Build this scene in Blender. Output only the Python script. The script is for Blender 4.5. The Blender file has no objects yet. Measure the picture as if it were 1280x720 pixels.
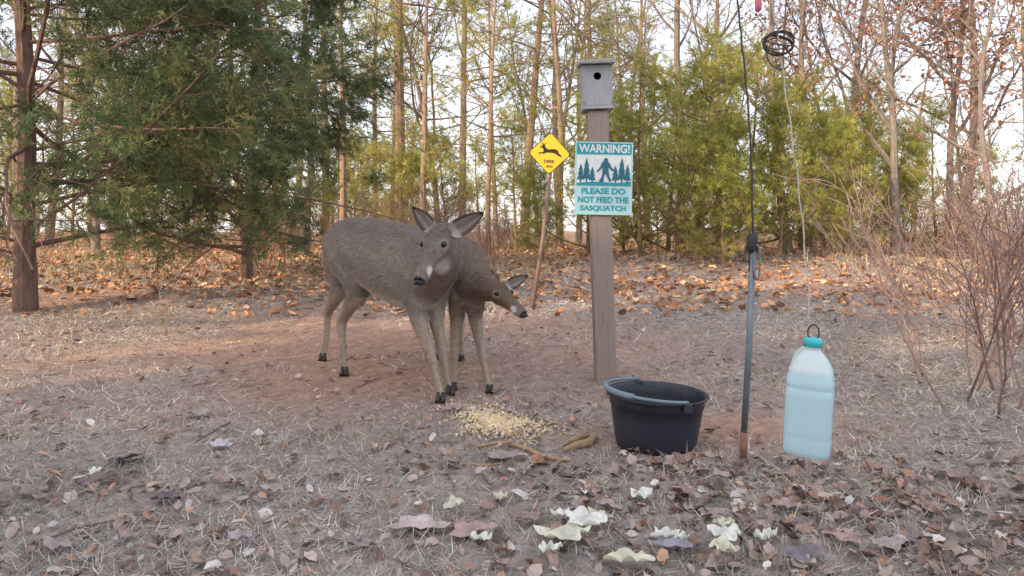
import bpy, math, numpy as np
from mathutils import Vector
RS=np.random.RandomState
sc=bpy.context.scene
COL=sc.collection
F=834.0; CAMZ=0.75; HZ=290.0

# ---------------------------------------------------------------- terrain
def gz(x,y):
    x=np.asarray(x,float); y=np.asarray(y,float)
    a=np.clip(y-2.8,0,10)*0.035+np.clip(y-12.8,0,20)*0.012
    n=0.012*np.sin(x*2.1+0.7)*np.sin(y*1.7+1.1)+0.006*np.sin(x*5.3+y*3.1)+0.004*np.sin(x*9.7-y*8.3+2)
    far=np.clip((np.hypot(x,y)-8)/20,0,1)
    n=n+far*0.25*np.sin(x*0.21+1.3)*np.sin(y*0.17+0.4)
    m=0.10*np.exp(-(((x+3.0)/1.0)**2+((y-6.2)/0.5)**2))
    b=0.22*np.exp(-(((x-3.6)/2.6)**2+((y-9.2)/1.3)**2))
    return a+n+m+b
def S(u,v,Y):
    return np.array([(u-640)*Y/F, Y, CAMZ-(v-HZ)*Y/F])
def GP(u,v):
    Y=3.0
    for _ in range(40):
        x=(u-640)*Y/F
        Y=(CAMZ-float(gz(x,Y)))*F/(v-HZ)
    return np.array([(u-640)*Y/F,Y,float(gz((u-640)*Y/F,Y))])

# ---------------------------------------------------------------- helpers
def nrm(a):
    a=np.asarray(a,float); return a/(np.linalg.norm(a,axis=-1,keepdims=True)+1e-12)

class Acc:
    def __init__(s): s.v=[];s.c=[];s.f=[];s.m=[];s.n=0
    def add(s,verts,faces,mat=0,col=(1,1,1)):
        verts=np.asarray(verts,float); n=len(verts)
        col=np.asarray(col,float)
        if col.ndim==1: col=np.tile(col,(n,1))
        s.v.append(verts); s.c.append(col)
        for f in faces:
            f=np.asarray(f,int)
            if len(f)==0: continue
            s.f.append(f+s.n); s.m.append(np.full(len(f),mat))
        s.n+=n
    def tube(s,pts,rad,k=5,mat=0,col=(1,1,1),cap=False,rad2=None,hint=None):
        pts=np.asarray(pts,float); rad=np.asarray(rad,float)
        r2=rad if rad2 is None else np.asarray(rad2,float)
        t=np.gradient(pts,axis=0); t=nrm(t)
        if hint is None:
            h=np.array([0,0,1.0]) if abs(t[:,2]).mean()<0.8 else np.array([0,1.0,0.05])
        else: h=np.asarray(hint,float)
        a=nrm(np.cross(t,h)); b=np.cross(a,t)
        ang=np.arange(k)/k*2*np.pi
        ring=pts[:,None,:]+a[:,None,:]*(np.cos(ang)[None,:,None]*rad[:,None,None])+b[:,None,:]*(np.sin(ang)[None,:,None]*r2[:,None,None])
        n=len(pts); V=ring.reshape(-1,3)
        i=np.arange(n-1)[:,None]*k; j=np.arange(k)[None,:]; j2=(j+1)%k
        Q=np.stack([i+j,i+j2,i+k+j2,i+k+j],-1).reshape(-1,4)
        fs=[Q]
        col=np.asarray(col,float)
        if col.ndim==2: col=np.repeat(col,k,axis=0)
        if cap:
            V=np.vstack([V,pts[0],pts[-1]]); 
            if col.ndim==2: col=np.vstack([col,col[0],col[-1]])
            jj=np.arange(k); j3=(jj+1)%k
            fs.append(np.stack([np.full(k,n*k),j3,jj],-1))
            fs.append(np.stack([np.full(k,n*k+1),(n-1)*k+jj,(n-1)*k+j3],-1))
        s.add(V,fs,mat,col)
    def scatter(s,T,faces,pos,X,Y,Z,sc_,mat=0,col=(1,1,1)):
        n=len(pos); k=len(T)
        sc_=np.asarray(sc_,float)
        if sc_.ndim==1: sc_=np.repeat(sc_[:,None],3,1)
        TT=T[None]*sc_[:,None,:]
        V=pos[:,None]+TT[...,0:1]*X[:,None]+TT[...,1:2]*Y[:,None]+TT[...,2:3]*Z[:,None]
        fs=[]
        for f in faces:
            f=np.asarray(f)
            fs.append((f[None]+(np.arange(n)*k)[:,None,None]).reshape(-1,f.shape[1]))
        col=np.asarray(col,float)
        if col.ndim==2: col=np.repeat(col,k,axis=0)
        s.add(V.reshape(-1,3),fs,mat,col)
    def mesh(s,name,smooth=False):
        me=bpy.data.meshes.new(name)
        V=np.vstack(s.v); C=np.vstack(s.c)
        me.vertices.add(len(V)); me.vertices.foreach_set("co",V.astype(np.float32).ravel())
        L=np.concatenate([f.ravel() for f in s.f]); tot=np.concatenate([np.full(len(f),f.shape[1]) for f in s.f])
        me.loops.add(len(L)); me.loops.foreach_set("vertex_index",L.astype(np.int32))
        me.polygons.add(len(tot))
        st=np.concatenate([[0],np.cumsum(tot)[:-1]])
        me.polygons.foreach_set("loop_start",st.astype(np.int32))
        me.polygons.foreach_set("material_index",np.concatenate(s.m).astype(np.int32))
        me.polygons.foreach_set("use_smooth",np.full(len(tot),smooth))
        me.update(calc_edges=True)
        ca=me.color_attributes.new("Col",'FLOAT_COLOR','POINT')
        ca.data.foreach_set("color",np.hstack([C,np.ones((len(C),1))]).astype(np.float32).ravel())
        return me
    def obj(s,name,mats,smooth=False,parent=None,loc=None):
        o=bpy.data.objects.new(name,s.mesh(name,smooth))
        for m in mats: o.data.materials.append(m)
        COL.objects.link(o)
        if parent: o.parent=parent
        if loc is not None: o.location=loc
        return o

def empty(name,loc=(0,0,0),rot=(0,0,0)):
    e=bpy.data.objects.new(name,None); e.location=loc; e.rotation_euler=rot; e.empty_display_size=0.1
    COL.objects.link(e); return e

# ---------------------------------------------------------------- materials
def mat(name,base=(.5,.5,.5),rough=.8,metal=0,attr=False,noise=0,nscale=10,bump=0,bscale=40,trans=0,spec=None,stretch=None,c2=None):
    m=bpy.data.materials.new(name); m.use_nodes=True; nt=m.node_tree; N=nt.nodes; Lk=nt.links
    p=N["Principled BSDF"]; out=N["Material Output"]
    p.inputs["Roughness"].default_value=rough; p.inputs["Metallic"].default_value=metal
    if spec is not None: p.inputs["Specular IOR Level"].default_value=spec
    tc=N.new("ShaderNodeTexCoord"); vec=tc.outputs["Object"]
    if stretch:
        mp=N.new("ShaderNodeMapping"); mp.inputs["Scale"].default_value=stretch
        Lk.new(vec,mp.inputs[0]); vec=mp.outputs[0]
    if attr:
        a=N.new("ShaderNodeAttribute"); a.attribute_name="Col"; c=a.outputs["Color"]
    else:
        r=N.new("ShaderNodeRGB"); r.outputs[0].default_value=(*base,1); c=r.outputs[0]
    if noise>0 or c2:
        n=N.new("ShaderNodeTexNoise"); n.inputs["Scale"].default_value=nscale; n.inputs["Detail"].default_value=6
        n.inputs["Roughness"].default_value=.65
        Lk.new(vec,n.inputs["Vector"])
        if c2:
            cr=N.new("ShaderNodeValToRGB"); cr.color_ramp.elements[0].position=.42; cr.color_ramp.elements[1].position=.6
            Lk.new(n.outputs["Fac"],cr.inputs[0])
            mx=N.new("ShaderNodeMixRGB"); Lk.new(cr.outputs[0],mx.inputs[0]); Lk.new(c,mx.inputs[1]); mx.inputs[2].default_value=(*c2,1)
            c=mx.outputs[0]
        if noise>0:
            mr=N.new("ShaderNodeMapRange"); mr.inputs[1].default_value=.25; mr.inputs[2].default_value=.75
            mr.inputs[3].default_value=1-noise; mr.inputs[4].default_value=1+noise
            Lk.new(n.outputs["Fac"],mr.inputs[0])
            mu=N.new("ShaderNodeMixRGB"); mu.blend_type='MULTIPLY'; mu.inputs[0].default_value=1
            Lk.new(c,mu.inputs[1]); Lk.new(mr.outputs[0],mu.inputs[2]); c=mu.outputs[0]
    Lk.new(c,p.inputs["Base Color"])
    if bump>0:
        n2=N.new("ShaderNodeTexNoise"); n2.inputs["Scale"].default_value=bscale; n2.inputs["Detail"].default_value=5
        Lk.new(vec,n2.inputs["Vector"])
        b=N.new("ShaderNodeBump"); b.inputs["Strength"].default_value=bump; b.inputs["Distance"].default_value=.02
        Lk.new(n2.outputs["Fac"],b.inputs["Height"]); Lk.new(b.outputs[0],p.inputs["Normal"])
    if trans>0:
        t=N.new("ShaderNodeBsdfTranslucent"); Lk.new(c,t.inputs[0])
        mx=N.new("ShaderNodeMixShader"); mx.inputs[0].default_value=trans
        Lk.new(p.outputs[0],mx.inputs[1]); Lk.new(t.outputs[0],mx.inputs[2]); Lk.new(mx.outputs[0],out.inputs[0])
    return m

M_ground=mat("ground_soil",attr=True,noise=.35,nscale=28,bump=.9,bscale=60,rough=.95,spec=.1)
M_grass=mat("dry_grass",attr=True,rough=.9,spec=.1)
M_leaf=mat("dead_leaf",attr=True,rough=.75,noise=.25,nscale=60,spec=.2)
M_bark=mat("bark",attr=True,rough=.95,noise=.4,nscale=25,bump=.8,bscale=30,spec=.1,stretch=(1,1,.25))
M_needle=mat("needles",attr=True,rough=.6,trans=.4,spec=.25)
M_fur=mat("deer_fur",attr=True,rough=.9,noise=.2,nscale=60,bump=.35,bscale=220,spec=.08)
M_black=mat("black_gloss",(.008,.007,.007),rough=.12)
M_hoof=mat("hoof",(.03,.025,.022),rough=.5)
M_nose=mat("wet_nose",(.012,.011,.012),rough=.35)
M_husk=mat("pale_husk",attr=True,rough=.6,noise=.15,nscale=50,trans=.25,spec=.3)
M_corn=mat("corn",attr=True,rough=.45)

# ---------------------------------------------------------------- ground
def dirt(x,y):
    w=.25*np.sin(x*3.1+y*1.3)+.2*np.sin(y*4.1-x*2.2)+.12*np.sin(x*9+1)*np.sin(y*8)
    d=np.exp(-(((x+1.0)/2.0)**2+((y-4.2)/1.5)**2)**1.3)
    d=np.maximum(d,np.exp(-(((x-.70)/.6)**2+((y-2.55)/.25)**2)))
    d=np.maximum(d,.6*np.exp(-(((x-.2)/.9)**2+((y-3.1)/.4)**2)))
    d=np.maximum(d,.9*np.exp(-(((x+4.3)/2.2)**2+((y-6.2)/1.0)**2)))
    d=np.maximum(d,.9*np.exp(-(((x+3.0)/3.2)**2+((y-8.6)/1.2)**2)))
    d=np.maximum(d,.7*np.exp(-(((x-3.0)/3.0)**2+((y-7.2)/1.2)**2)))
    return np.clip(d*(1.05+w),0,1)
def axis(lo,hi,fine_lo,fine_hi,st):
    a=[fine_lo]; s=st
    while a[-1]>lo: s*=1.22; a.append(a[-1]-s)
    b=[fine_hi]; s=st
    while b[-1]<hi: s*=1.22; b.append(b[-1]+s)
    return np.concatenate([np.array(a[::-1])[:-1],np.arange(fine_lo,fine_hi,st),np.array(b)])
xs=axis(-400,400,-5,5,.045); ys=axis(-300,500,1.0,9,.045)
gx,gy=np.meshgrid(xs,ys); H=gz(gx,gy)
rng=RS(1)
fine=(np.abs(gx)<5.2)&(gy<9.2)&(gy>.9)
H=H+fine*rng.normal(0,.0035,H.shape)
V=np.stack([gx,gy,H],-1).reshape(-1,3)
ny,nx=gx.shape
ii=np.arange(ny-1)[:,None]*nx; jj=np.arange(nx-1)[None]
Q=np.stack([ii+jj,ii+jj+1,ii+nx+jj+1,ii+nx+jj],-1).reshape(-1,4)
d=dirt(gx,gy).reshape(-1,1)
soil=np.array([.30,.255,.235]); red=np.array([.40,.255,.195]); 
C=soil*(1-d)+red*d
farw=np.clip((V[:,1:2]-8)/3,0,1); C=C*(1-farw)+np.array([.36,.22,.14])*farw
C=C*(1+rng.normal(0,.10,(len(C),1)))
g=Acc(); g.add(V,[Q],0,C); g.obj("ground",[M_ground],smooth=True)

# ---------------------------------------------------------------- ground scatter
def perp_frame(Z,rng):
    r=rng.normal(size=Z.shape); X=nrm(np.cross(r,Z)); Y=np.cross(Z,X); return X,Y
def samp(n,y0,y1,p,rng,wid=.85,pad=.5):
    t=rng.rand(n); a=1-p
    if abs(a)<.01: y=y0*(y1/y0)**t
    else: y=((y0**a)+(y1**a-y0**a)*t)**(1/a)
    x=(rng.rand(n)*2-1)*(wid*y+pad)
    return x,y
rng=RS(2)
blade=np.array([[-.5,0,0],[.5,0,0],[-.4,.12,.5],[.4,.12,.5],[0,.45,1.0]])
bf=[[[0,1,3,2]],[[2,3,4]]]
x,y=samp(180000,1.15,10,1.0,rng)
keep=rng.rand(len(x))>dirt(x,y)*.93
pat=np.sin(x*6+np.sin(y*5))*np.sin(y*7+x*2)
keep&=rng.rand(len(x))<(.78+.3*pat)
x=x[keep];y=y[keep];n=len(x)
pos=np.stack([x,y,gz(x,y)-.003],-1)
Z=nrm(np.stack([rng.normal(0,1,n),rng.normal(0,1,n),np.abs(rng.normal(.30,.3,n))+.05],-1))
X,Yv=perp_frame(Z,rng)
ln=rng.uniform(.012,.048,n)*(1+.12*y); w=rng.uniform(.0010,.0022,n)*(.8+.42*y)
pal=np.array([[.53,.47,.42],[.45,.39,.37],[.62,.56,.47],[.31,.255,.235],[.36,.38,.24],[.68,.64,.60]])
cc=pal[rng.choice(6,n,p=[.3,.27,.15,.10,.10,.08])]*rng.uniform(.8,1.15,(n,1))
cc=cc*(1+.20*np.sin(x*2.7+1.2*np.sin(y*2.1))*np.sin(y*3.3+x))[:,None]
a=Acc(); a.scatter(blade,bf,pos,X,Yv,Z,np.stack([w,ln,ln],-1),0,cc); a.obj("dry_grass",[M_grass])

leafT=np.array([[-.5,0,0],[-.22,.26,.10],[.16,.28,.13],[-.22,-.26,.10],[.16,-.28,.13],[.5,0,.06],[-.22,0,0],[.16,0,0],[.30,.12,.2],[.30,-.12,.02]])
leafF=[[[0,6,1],[0,3,6],[7,8,2],[7,5,8],[7,9,5],[7,4,9]],[[6,7,2,1],[3,4,7,6]]]
def litter(name,x,y,size,pal,p,rng,lift=.006,tilt=.35,mat_=M_leaf):
    n=len(x); pos=np.stack([x,y,gz(x,y)+lift+rng.rand(n)*.012],-1)
    Z=nrm(np.stack([rng.normal(0,tilt,n),rng.normal(0,tilt,n),np.ones(n)],-1))
    X,Yv=perp_frame(Z,rng)
    s=np.stack([size,size*rng.uniform(.7,1.15,n),size*rng.uniform(-.6,2.2,n)],-1)
    cc=pal[rng.choice(len(pal),n,p=p)]*rng.uniform(.7,1.25,(n,1))
    a=Acc(); a.scatter(leafT,leafF,pos,X,Yv,Z,s,0,cc); return a.obj(name,[mat_])
rng=RS(3)
x,y=samp(5500,1.15,7.5,1.2,rng)
k=rng.rand(len(x))<(.30+.7*(np.sin(x*2.3+1)*np.sin(y*3.1)>0))*(1-.6*dirt(x,y)); x=x[k];y=y[k]
palS=np.array([[.29,.19,.155],[.36,.275,.25],[.46,.37,.32],[.15,.11,.10],[.42,.25,.18],[.56,.52,.50]])
litter("fallen_leaves",x,y,rng.uniform(.018,.048,len(x)),palS,[.28,.27,.15,.10,.12,.08],rng)
rng=RS(4)
n=1100; x=rng.normal(.85,.65,n); y=rng.uniform(1.2,2.2,n); 
litter("fallen_leaves",x,y,rng.uniform(.02,.06,n),palS,[.28,.25,.15,.14,.12,.06],rng,tilt=.5)
rng=RS(5)
x,y=samp(18000,5.2,24,1.0,rng,wid=1.0,pad=2)
k=(rng.rand(len(x))<np.clip((y-5.2)/2.5,0,1)+.15); x=x[k];y=y[k]
palF=np.array([[.52,.26,.13],[.62,.35,.20],[.42,.20,.11],[.68,.50,.33],[.20,.12,.08]])  # dead-leaf browns, with the warmth of sunlight put into the colour
litter("leaf_litter",x,y,rng.uniform(.05,.12,len(x)),palF,[.3,.25,.2,.15,.1],rng,lift=.01,tilt=.5)
rng=RS(6)
x,y=samp(9000,7.5,20,1.0,rng,wid=1.0,pad=2)
k=rng.rand(len(x))<(.15+.85*(np.sin(x*1.3+2)*np.sin(y*.9)>.25)); x=x[k];y=y[k]; n=len(x)
pos=np.stack([x,y,gz(x,y)],-1)
Z=nrm(np.stack([rng.normal(0,.4,n),rng.normal(0,.4,n),np.ones(n)],-1)); X,Yv=perp_frame(Z,rng)
ln=rng.uniform(.08,.30,n); w=rng.uniform(.005,.012,n)
cc=np.array([[.50,.38,.24],[.42,.27,.17],[.55,.48,.30],[.28,.30,.12]])[rng.choice(4,n)]*rng.uniform(.7,1.2,(n,1))
a=Acc(); a.scatter(blade,bf,pos,X,Yv,Z,np.stack([w,ln*.6,ln],-1),0,cc); a.obj("dead_weeds",[M_grass])

# ---------------------------------------------------------------- tree generator
def grow(acc,rng,p,d,L,r,lv,cfg,tips,col,hscale=1):
    n=cfg['n'][lv]; pts=[np.array(p,float)]; d=nrm(d); ds=[d]
    for i in range(n):
        d=nrm(d+rng.normal(0,cfg['wig'][lv],3)+np.array([0,0,cfg['up'][lv]])); ds.append(d)
        pts.append(pts[-1]+d*L/n)
    pts=np.array(pts); rad=np.linspace(r,max(r*cfg['tap'][lv],.0015),n+1)
    if lv==0: rad[0]*=1.25
    acc.tube(pts,rad,k=[8,5,4,3][lv],mat=0,col=col*rng.uniform(.85,1.15))
    last=len(cfg['n'])-1
    if lv<last:
        m=cfg['kids'][lv]; m=int(m*rng.uniform(.8,1.2))+0
        for i in range(m):
            t=cfg['t0'][lv]+(1-cfg['t0'][lv])*((i+rng.rand())/m)
            q=t*n; j=min(int(q),n-1); f=q-j
            pp=pts[j]*(1-f)+pts[j+1]*f; rr=(rad[j]*(1-f)+rad[j+1]*f)
            dd=ds[j+1]; a=nrm(np.cross(dd,rng.normal(size=3)))
            ang=math.radians(cfg['ang'][lv]+rng.normal(0,12))
            cd=dd*math.cos(ang)+a*math.sin(ang)
            sh=cfg['shape'][lv](t)*rng.uniform(.65,1.25)
            cl=cfg['len'][lv]*sh
            if cl<.03: continue
            grow(acc,rng,pp,cd,cl,min(rr*.75,cfg['rk'][lv]*max(sh,.35)),lv+1,cfg,tips,col)
    if lv>=cfg.get('leaflv',last): tips.append((pts,ds,lv))

def tuft(k,spread,width,rng):
    V=[];Fc=[]
    for i in range(k):
        a=2*np.pi*i/k+rng.rand(); s=spread*rng.uniform(.4,1.1)
        d=nrm([math.cos(a)*s,math.sin(a)*s,1]); b=nrm(np.cross(d,rng.normal(size=3)))*width
        o=np.array([0,0,rng.uniform(0,.25)]); l=rng.uniform(.7,1)
        V+= [o-b,o+b,o+d*l]; Fc.append([3*i,3*i+1,3*i+2])
    return np.array(V),[Fc]
def spray(k,width,rng):
    V=[[-width*.6,0,0],[width*.6,0,0],[0,0,1.0]];Fc=[[0,1,2]]
    for i in range(k):
        t=.1+.75*i/k; sgn=1 if i%2 else -1
        d=nrm([sgn*.8,rng.normal(0,.35),.8]); l=.45*(1-t*.5)*rng.uniform(.7,1.2)
        o=np.array([0,0,t]); b=np.array([0,0,width])+rng.normal(0,width*.3,3)
        c=len(V); V+=[o-b,o+b,o+d*l]; Fc.append([c,c+1,c+2])
    return np.array(V,float),[Fc]

def foliage(acc,rng,tips,per,size,T,Fc,pal,droop=0,clump=True,zmin=-1,jit=.04,prob=1.0,align=.8):
    P=[];D=[];Cc=[]
    for pts,ds,lv in tips:
        if prob<1 and rng.rand()>prob: continue
        base=pal[rng.randint(len(pal))]*rng.uniform(.7,1.25)
        m=max(1,int(per*rng.uniform(.6,1.4)))
        for i in range(m):
            q=rng.uniform(.15,1)*(len(pts)-1); j=min(int(q),len(pts)-2); f=q-j
            pp=pts[j]*(1-f)+pts[j+1]*f
            if pp[2]<zmin+rng.normal(0,.15): continue
            P.append(pp+rng.normal(0,jit,3)); D.append(ds[j+1]*align+rng.normal(0,.5,3)+np.array([0,0,-droop])); Cc.append(base*rng.uniform(.85,1.15))
    P=np.array(P);Z=nrm(np.array(D)); X,Y=perp_frame(Z,rng)
    acc.scatter(T,Fc,P,X,Y,Z,rng.uniform(size*.7,size*1.3,len(P)),1,np.array(Cc))
    return len(P)

PG=np.array([[.26,.29,.075],[.33,.33,.09],[.20,.235,.06],[.42,.38,.12]])
CG=np.array([[.115,.165,.075],[.155,.205,.085],[.20,.245,.10],[.09,.13,.065],[.26,.26,.115]])
YG=np.array([[.38,.40,.09],[.46,.44,.11],[.29,.33,.07],[.52,.47,.15]])
BR=np.array([[.42,.21,.16],[.48,.27,.21],[.32,.16,.12],[.58,.38,.30]])
def pine_mesh(seed,H=9,yg=False,low=.22,dens=5):
    rng=RS(seed); a=Acc(); tips=[]
    cfg=dict(n=[10,5,3],wig=[.025,.10,.15],up=[.02,.06,.05],tap=[.25,.3,.5],kids=[int(H*dens),9],t0=[low,.3],ang=[78,48],
             len=[H*.22,.6],rk=[.022,.008],shape=[lambda t:(1.08-t)**.7*(.45+.9*min(1,(t-low)*4)),lambda t:1.1-.5*t])
    grow(a,rng,(0,0,-.1),(0,0,1),H,H*.0095,0,cfg,tips,np.array([.32,.22,.16]))
    T,Fc=tuft(9,1.0,.028,rng)
    foliage(a,rng,tips,5,.165,T,Fc,PG if not yg else YG,jit=.05,prob=.9)
    return a
def young_mesh(seed,H=3):
    rng=RS(seed); a=Acc(); tips=[]
    cfg=dict(n=[8,4,3],wig=[.04,.12,.15],up=[.02,.12,.08],tap=[.2,.3,.5],kids=[36,8],t0=[.05,.2],ang=[70,45],
             len=[H*.40,.36],rk=[.018,.007],shape=[lambda t:(1.05-t)**.8,lambda t:1.1-.5*t])
    grow(a,rng,(0,0,-.05),(0,0,1),H,H*.012,0,cfg,tips,np.array([.25,.17,.11]))
    T,Fc=tuft(9,1.1,.028,rng)
    foliage(a,rng,tips,6,.12,T,Fc,YG,jit=.04,prob=.9)
    return a
def cedar_mesh(seed,H=7,R=2.4,deadz=1.0,sz=.11,per=9,kids=75,pal=CG,tr=.011):
    rng=RS(seed); a=Acc(); tips=[]
    cfg=dict(n=[10,7,4,3],wig=[.03,.09,.14,.2],up=[.02,.006,-.02,-.04],tap=[.25,.25,.3,.5],kids=[kids,9,4],t0=[.06,.22,.2],ang=[82,50,45],
             len=[R,.75,.26],rk=[.022,.009,.004],leaflv=2,shape=[lambda t:(1.06-t)**.75,lambda t:1.15-.7*t,lambda t:1])
    grow(a,rng,(0,0,-.1),(0,0,1),H,H*tr,0,cfg,tips,np.array([.20,.13,.11]))
    T,Fc=spray(9,.055,rng)
    foliage(a,rng,tips,per,sz,T,Fc,pal,droop=.15,zmin=deadz,jit=.03)
    return a
def hard_mesh(seed,H=9,leaf=None,per=3,lean=0):
    rng=RS(seed); a=Acc(); tips=[]
    cfg=dict(n=[10,7,5,3],wig=[.06,.13,.17,.2],up=[.03,.07,.05,.03],tap=[.2,.25,.3,.4],kids=[15,8,5],t0=[.18,.2,.2],ang=[48,45,42],
             len=[H*.42,H*.17,H*.075],rk=[.036,.013,.006],shape=[lambda t:1.1-.7*t,lambda t:1.1-.5*t,lambda t:1])
    grow(a,rng,(0,0,-.1),(lean,0,1),H,H*.0095,0,cfg,tips,np.array([.22,.175,.15]))
    if leaf is not None:
        foliage(a,rng,tips,per,.085,leafT[:, [1,2,0]]+np.array([0,0,.5]),leafF,leaf,droop=.3,jit=.06,prob=.65,align=.3)
    return a
def shrub_mesh(seed,H=1.2,n=26,col=(.24,.13,.11),R=.35):
    rng=RS(seed); a=Acc(); tips=[]
    cfg=dict(n=[7,5,3],wig=[.09,.14,.2],up=[.05,.05,.05],tap=[.3,.3,.5],kids=[9,4],t0=[.2,.2],ang=[32,35],
             len=[H*.38,H*.16],rk=[.0030,.0018],shape=[lambda t:1.1-.6*t,lambda t:1])
    for i in range(n):
        q=rng.normal(0,R*.5,2); o=np.array([q[0],q[1],-.03])
        grow(a,rng,o,np.array([q[0]*.9,q[1]*.9,1])+rng.normal(0,.18,3),H*rng.uniform(.5,1.1),.0045*max(H,.8),0,cfg,tips,np.array(col)*rng.uniform(.6,1.3))
    return a
def inst(name,me,x,y,s=1,rz=0,parent=None,mats=(M_bark,M_needle),zs=1,tilt=0):
    o=bpy.data.objects.new(name,me)
    if not len(me.materials):
        for m in mats: me.materials.append(m)
    o.location=(x,y,float(gz(x,y))); o.rotation_euler=(0,tilt,rz); o.scale=(s,s,s*zs)
    COL.objects.link(o)
    if parent: o.parent=parent
    return o
def ux(u,Y): return (u-640)*Y/F

pines=[pine_mesh(11,9).mesh("pine_tree"),pine_mesh(12,10,True,.14,5).mesh("pine_tree"),pine_mesh(13,8.5,True,.15,5).mesh("pine_tree"),pine_mesh(14,11,False,.24,5).mesh("pine_tree")]
youngs=[young_mesh(21,3).mesh("young_pine"),young_mesh(22,2.4).mesh("young_pine"),young_mesh(23,3.4).mesh("young_pine")]
hards=[hard_mesh(31,9).mesh("bare_tree"),hard_mesh(32,8).mesh("bare_tree"),hard_mesh(33,10).mesh("bare_tree")]
beech=[hard_mesh(41,7,BR,7).mesh("beech_tree"),hard_mesh(42,6,BR,7).mesh("beech_tree")]
shrubs=[shrub_mesh(51,1.0,18,(.32,.21,.16)).mesh("shrub"),shrub_mesh(52,1.2,16,(.36,.24,.17)).mesh("shrub")]
ced1=cedar_mesh(61,7.5,3.3,.85,.12,13,92).mesh("cedar_tree")
ced2=cedar_mesh(62,5.5,2.0,.35,.12,10,70).mesh("cedar_tree")

p=GP(32,388); inst("cedar_tree",ced1,p[0],p[1],.95,.4)
inst("cedar_tree",ced2,-3.1,7.8,1.05,1.0)
rng=RS(70)
for u,Y,k,s in [(497,14,3,1.15),(405,17,0,1.2),(577,16,1,1.1),(655,18,3,1.2),(740,20,1,1.2),(300,15,2,1.1),(150,17,0,1.1),(620,24,2,1.3),(900,22,1,1.2),(530,12.5,2,.85),(810,17,2,1.0),(20,14,1,1.0),(700,13.5,1,.8),(610,11.5,2,.7),(430,12.5,1,.75),(470,19,2,1.1)]:
    inst("pine_tree",pines[k],ux(u,Y),Y,s,rng.rand()*6.3,tilt=rng.normal(0,.03))
for u,Y,k,s,t in [(850,12,0,1.0,.05),(548,17,1,1.1,0),(985,10,1,.95,-.08),(1060,14,0,1.1,.03),(60,16,2,1,0),(1200,15,2,1.1,0),(700,17,2,1,0.03),(1010,12.5,0,.9,.1),(230,13,1,1,0),(120,14,0,.9,.04),(380,16,2,1,0)]:
    inst("bare_tree",hards[k],ux(u,Y),Y,s,rng.rand()*6.3,tilt=t)
for u,Y,k,s in [(1120,9.5,0,.9),(1240,8.6,1,.85),(1185,12,0,1),(1060,12.5,1,.9),(1330,9.5,0,.9)]:
    inst("beech_tree",beech[k],ux(u,Y),Y,s,rng.rand()*6.3)
for u,Y,k,s in [(800,9.6,0,.9),(870,8.6,1,1.15),(935,9.4,2,.85),(1000,10.5,0,.95),(735,12,2,.85),(645,12.5,0,.85),(1085,12,1,1.1),(350,13.5,0,1.0),(440,14,1,1.0),(250,12.5,2,.8),(900,12,2,.95),(1170,12.5,0,.95),(835,11,2,.9),(975,8.8,1,.9),(1030,9.8,1,.9),(560,14,1,1.0),(500,13,1,.8),(1120,10.8,1,.85),(905,8.2,1,.7),(780,11,1,1.0),(680,10.5,1,.6),(1060,9.0,1,.7)]:
    inst("young_pine",youngs[k],ux(u,Y),Y,s,rng.rand()*6.3)
ub=empty("underbrush")
for i in range(50):
    Y=rng.uniform(8.6,17); x=rng.uniform(-.95,.95)*Y
    inst("shrub",shrubs[rng.randint(2)],x,Y,rng.uniform(.6,1.2),rng.rand()*6.3,parent=ub,mats=(M_bark,))
dw=empty("distant_woods")
for i in range(46):
    Y=rng.uniform(20,46); x=rng.uniform(-1.0,1.0)*Y
    me=(hards+hards+pines+beech[:1])[rng.randint(11)]
    inst("tree",me,x,Y,rng.uniform(.9,1.4),rng.rand()*6.3,parent=dw)
for i in range(22):
    Y=rng.uniform(15,25); x=-.9*Y+1.8*Y*(i+rng.rand())/22
    inst("young_tree",youngs[rng.randint(3)],x,Y,rng.uniform(.9,1.5),rng.rand()*6.3,parent=dw)
# unseen cedars added left of and behind the viewpoint to shade the clearing
for x,y,s in [(-7.6,-6.6,1.5),(-7.4,-4.4,1.5),(-7.9,-2.3,1.35),(-5.4,-7.6,1.35)]:
    inst("cedar_tree",ced2,x,y,s,rng.rand()*6.3)

bush=shrub_mesh(81,1.15,30,(.31,.21,.185),R=.5).mesh("bare_bush")
inst("bare_bush",bush,2.3,3.0,1.0,0,mats=(M_bark,))
inst("bare_bush",bush,3.2,4.2,1.15,2,mats=(M_bark,))

# ---------------------------------------------------------------- deer
def smooth_path(P,R1,R2,sub=4):
    P=np.array(P,float);R1=np.array(R1,float);R2=np.array(R2,float)
    A=np.column_stack([P,R1,R2]); n=len(A)
    E=np.vstack([2*A[0]-A[1],A,2*A[-1]-A[-2]]); out=[]
    for i in range(n-1):
        p0,p1,p2,p3=E[i],E[i+1],E[i+2],E[i+3]
        for j in range(sub):
            t=j/sub
            out.append(.5*((2*p1)+(-p0+p2)*t+(2*p0-5*p1+4*p2-p3)*t*t+(-p0+3*p1-3*p2+p3)*t**3))
    out.append(A[-1]); out=np.array(out)
    out[:,3:]=np.maximum(out[:,3:],.0012)
    t0=nrm(out[0,:3]-out[1,:3]); t1=nrm(out[-1,:3]-out[-2,:3])
    def end(o,t):
        r=min(o[3],o[4]); res=[]
        for a in (35,65,85):
            c,s=math.cos(math.radians(a)),math.sin(math.radians(a))
            q=o.copy(); q[:3]=o[:3]+t*r*s*.8; q[3:]*=c; res.append(q)
        return np.array(res)
    out=np.vstack([end(out[0],t0)[::-1],out,end(out[-1],t1)])
    return out[:,:3],out[:,3],out[:,4]

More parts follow.
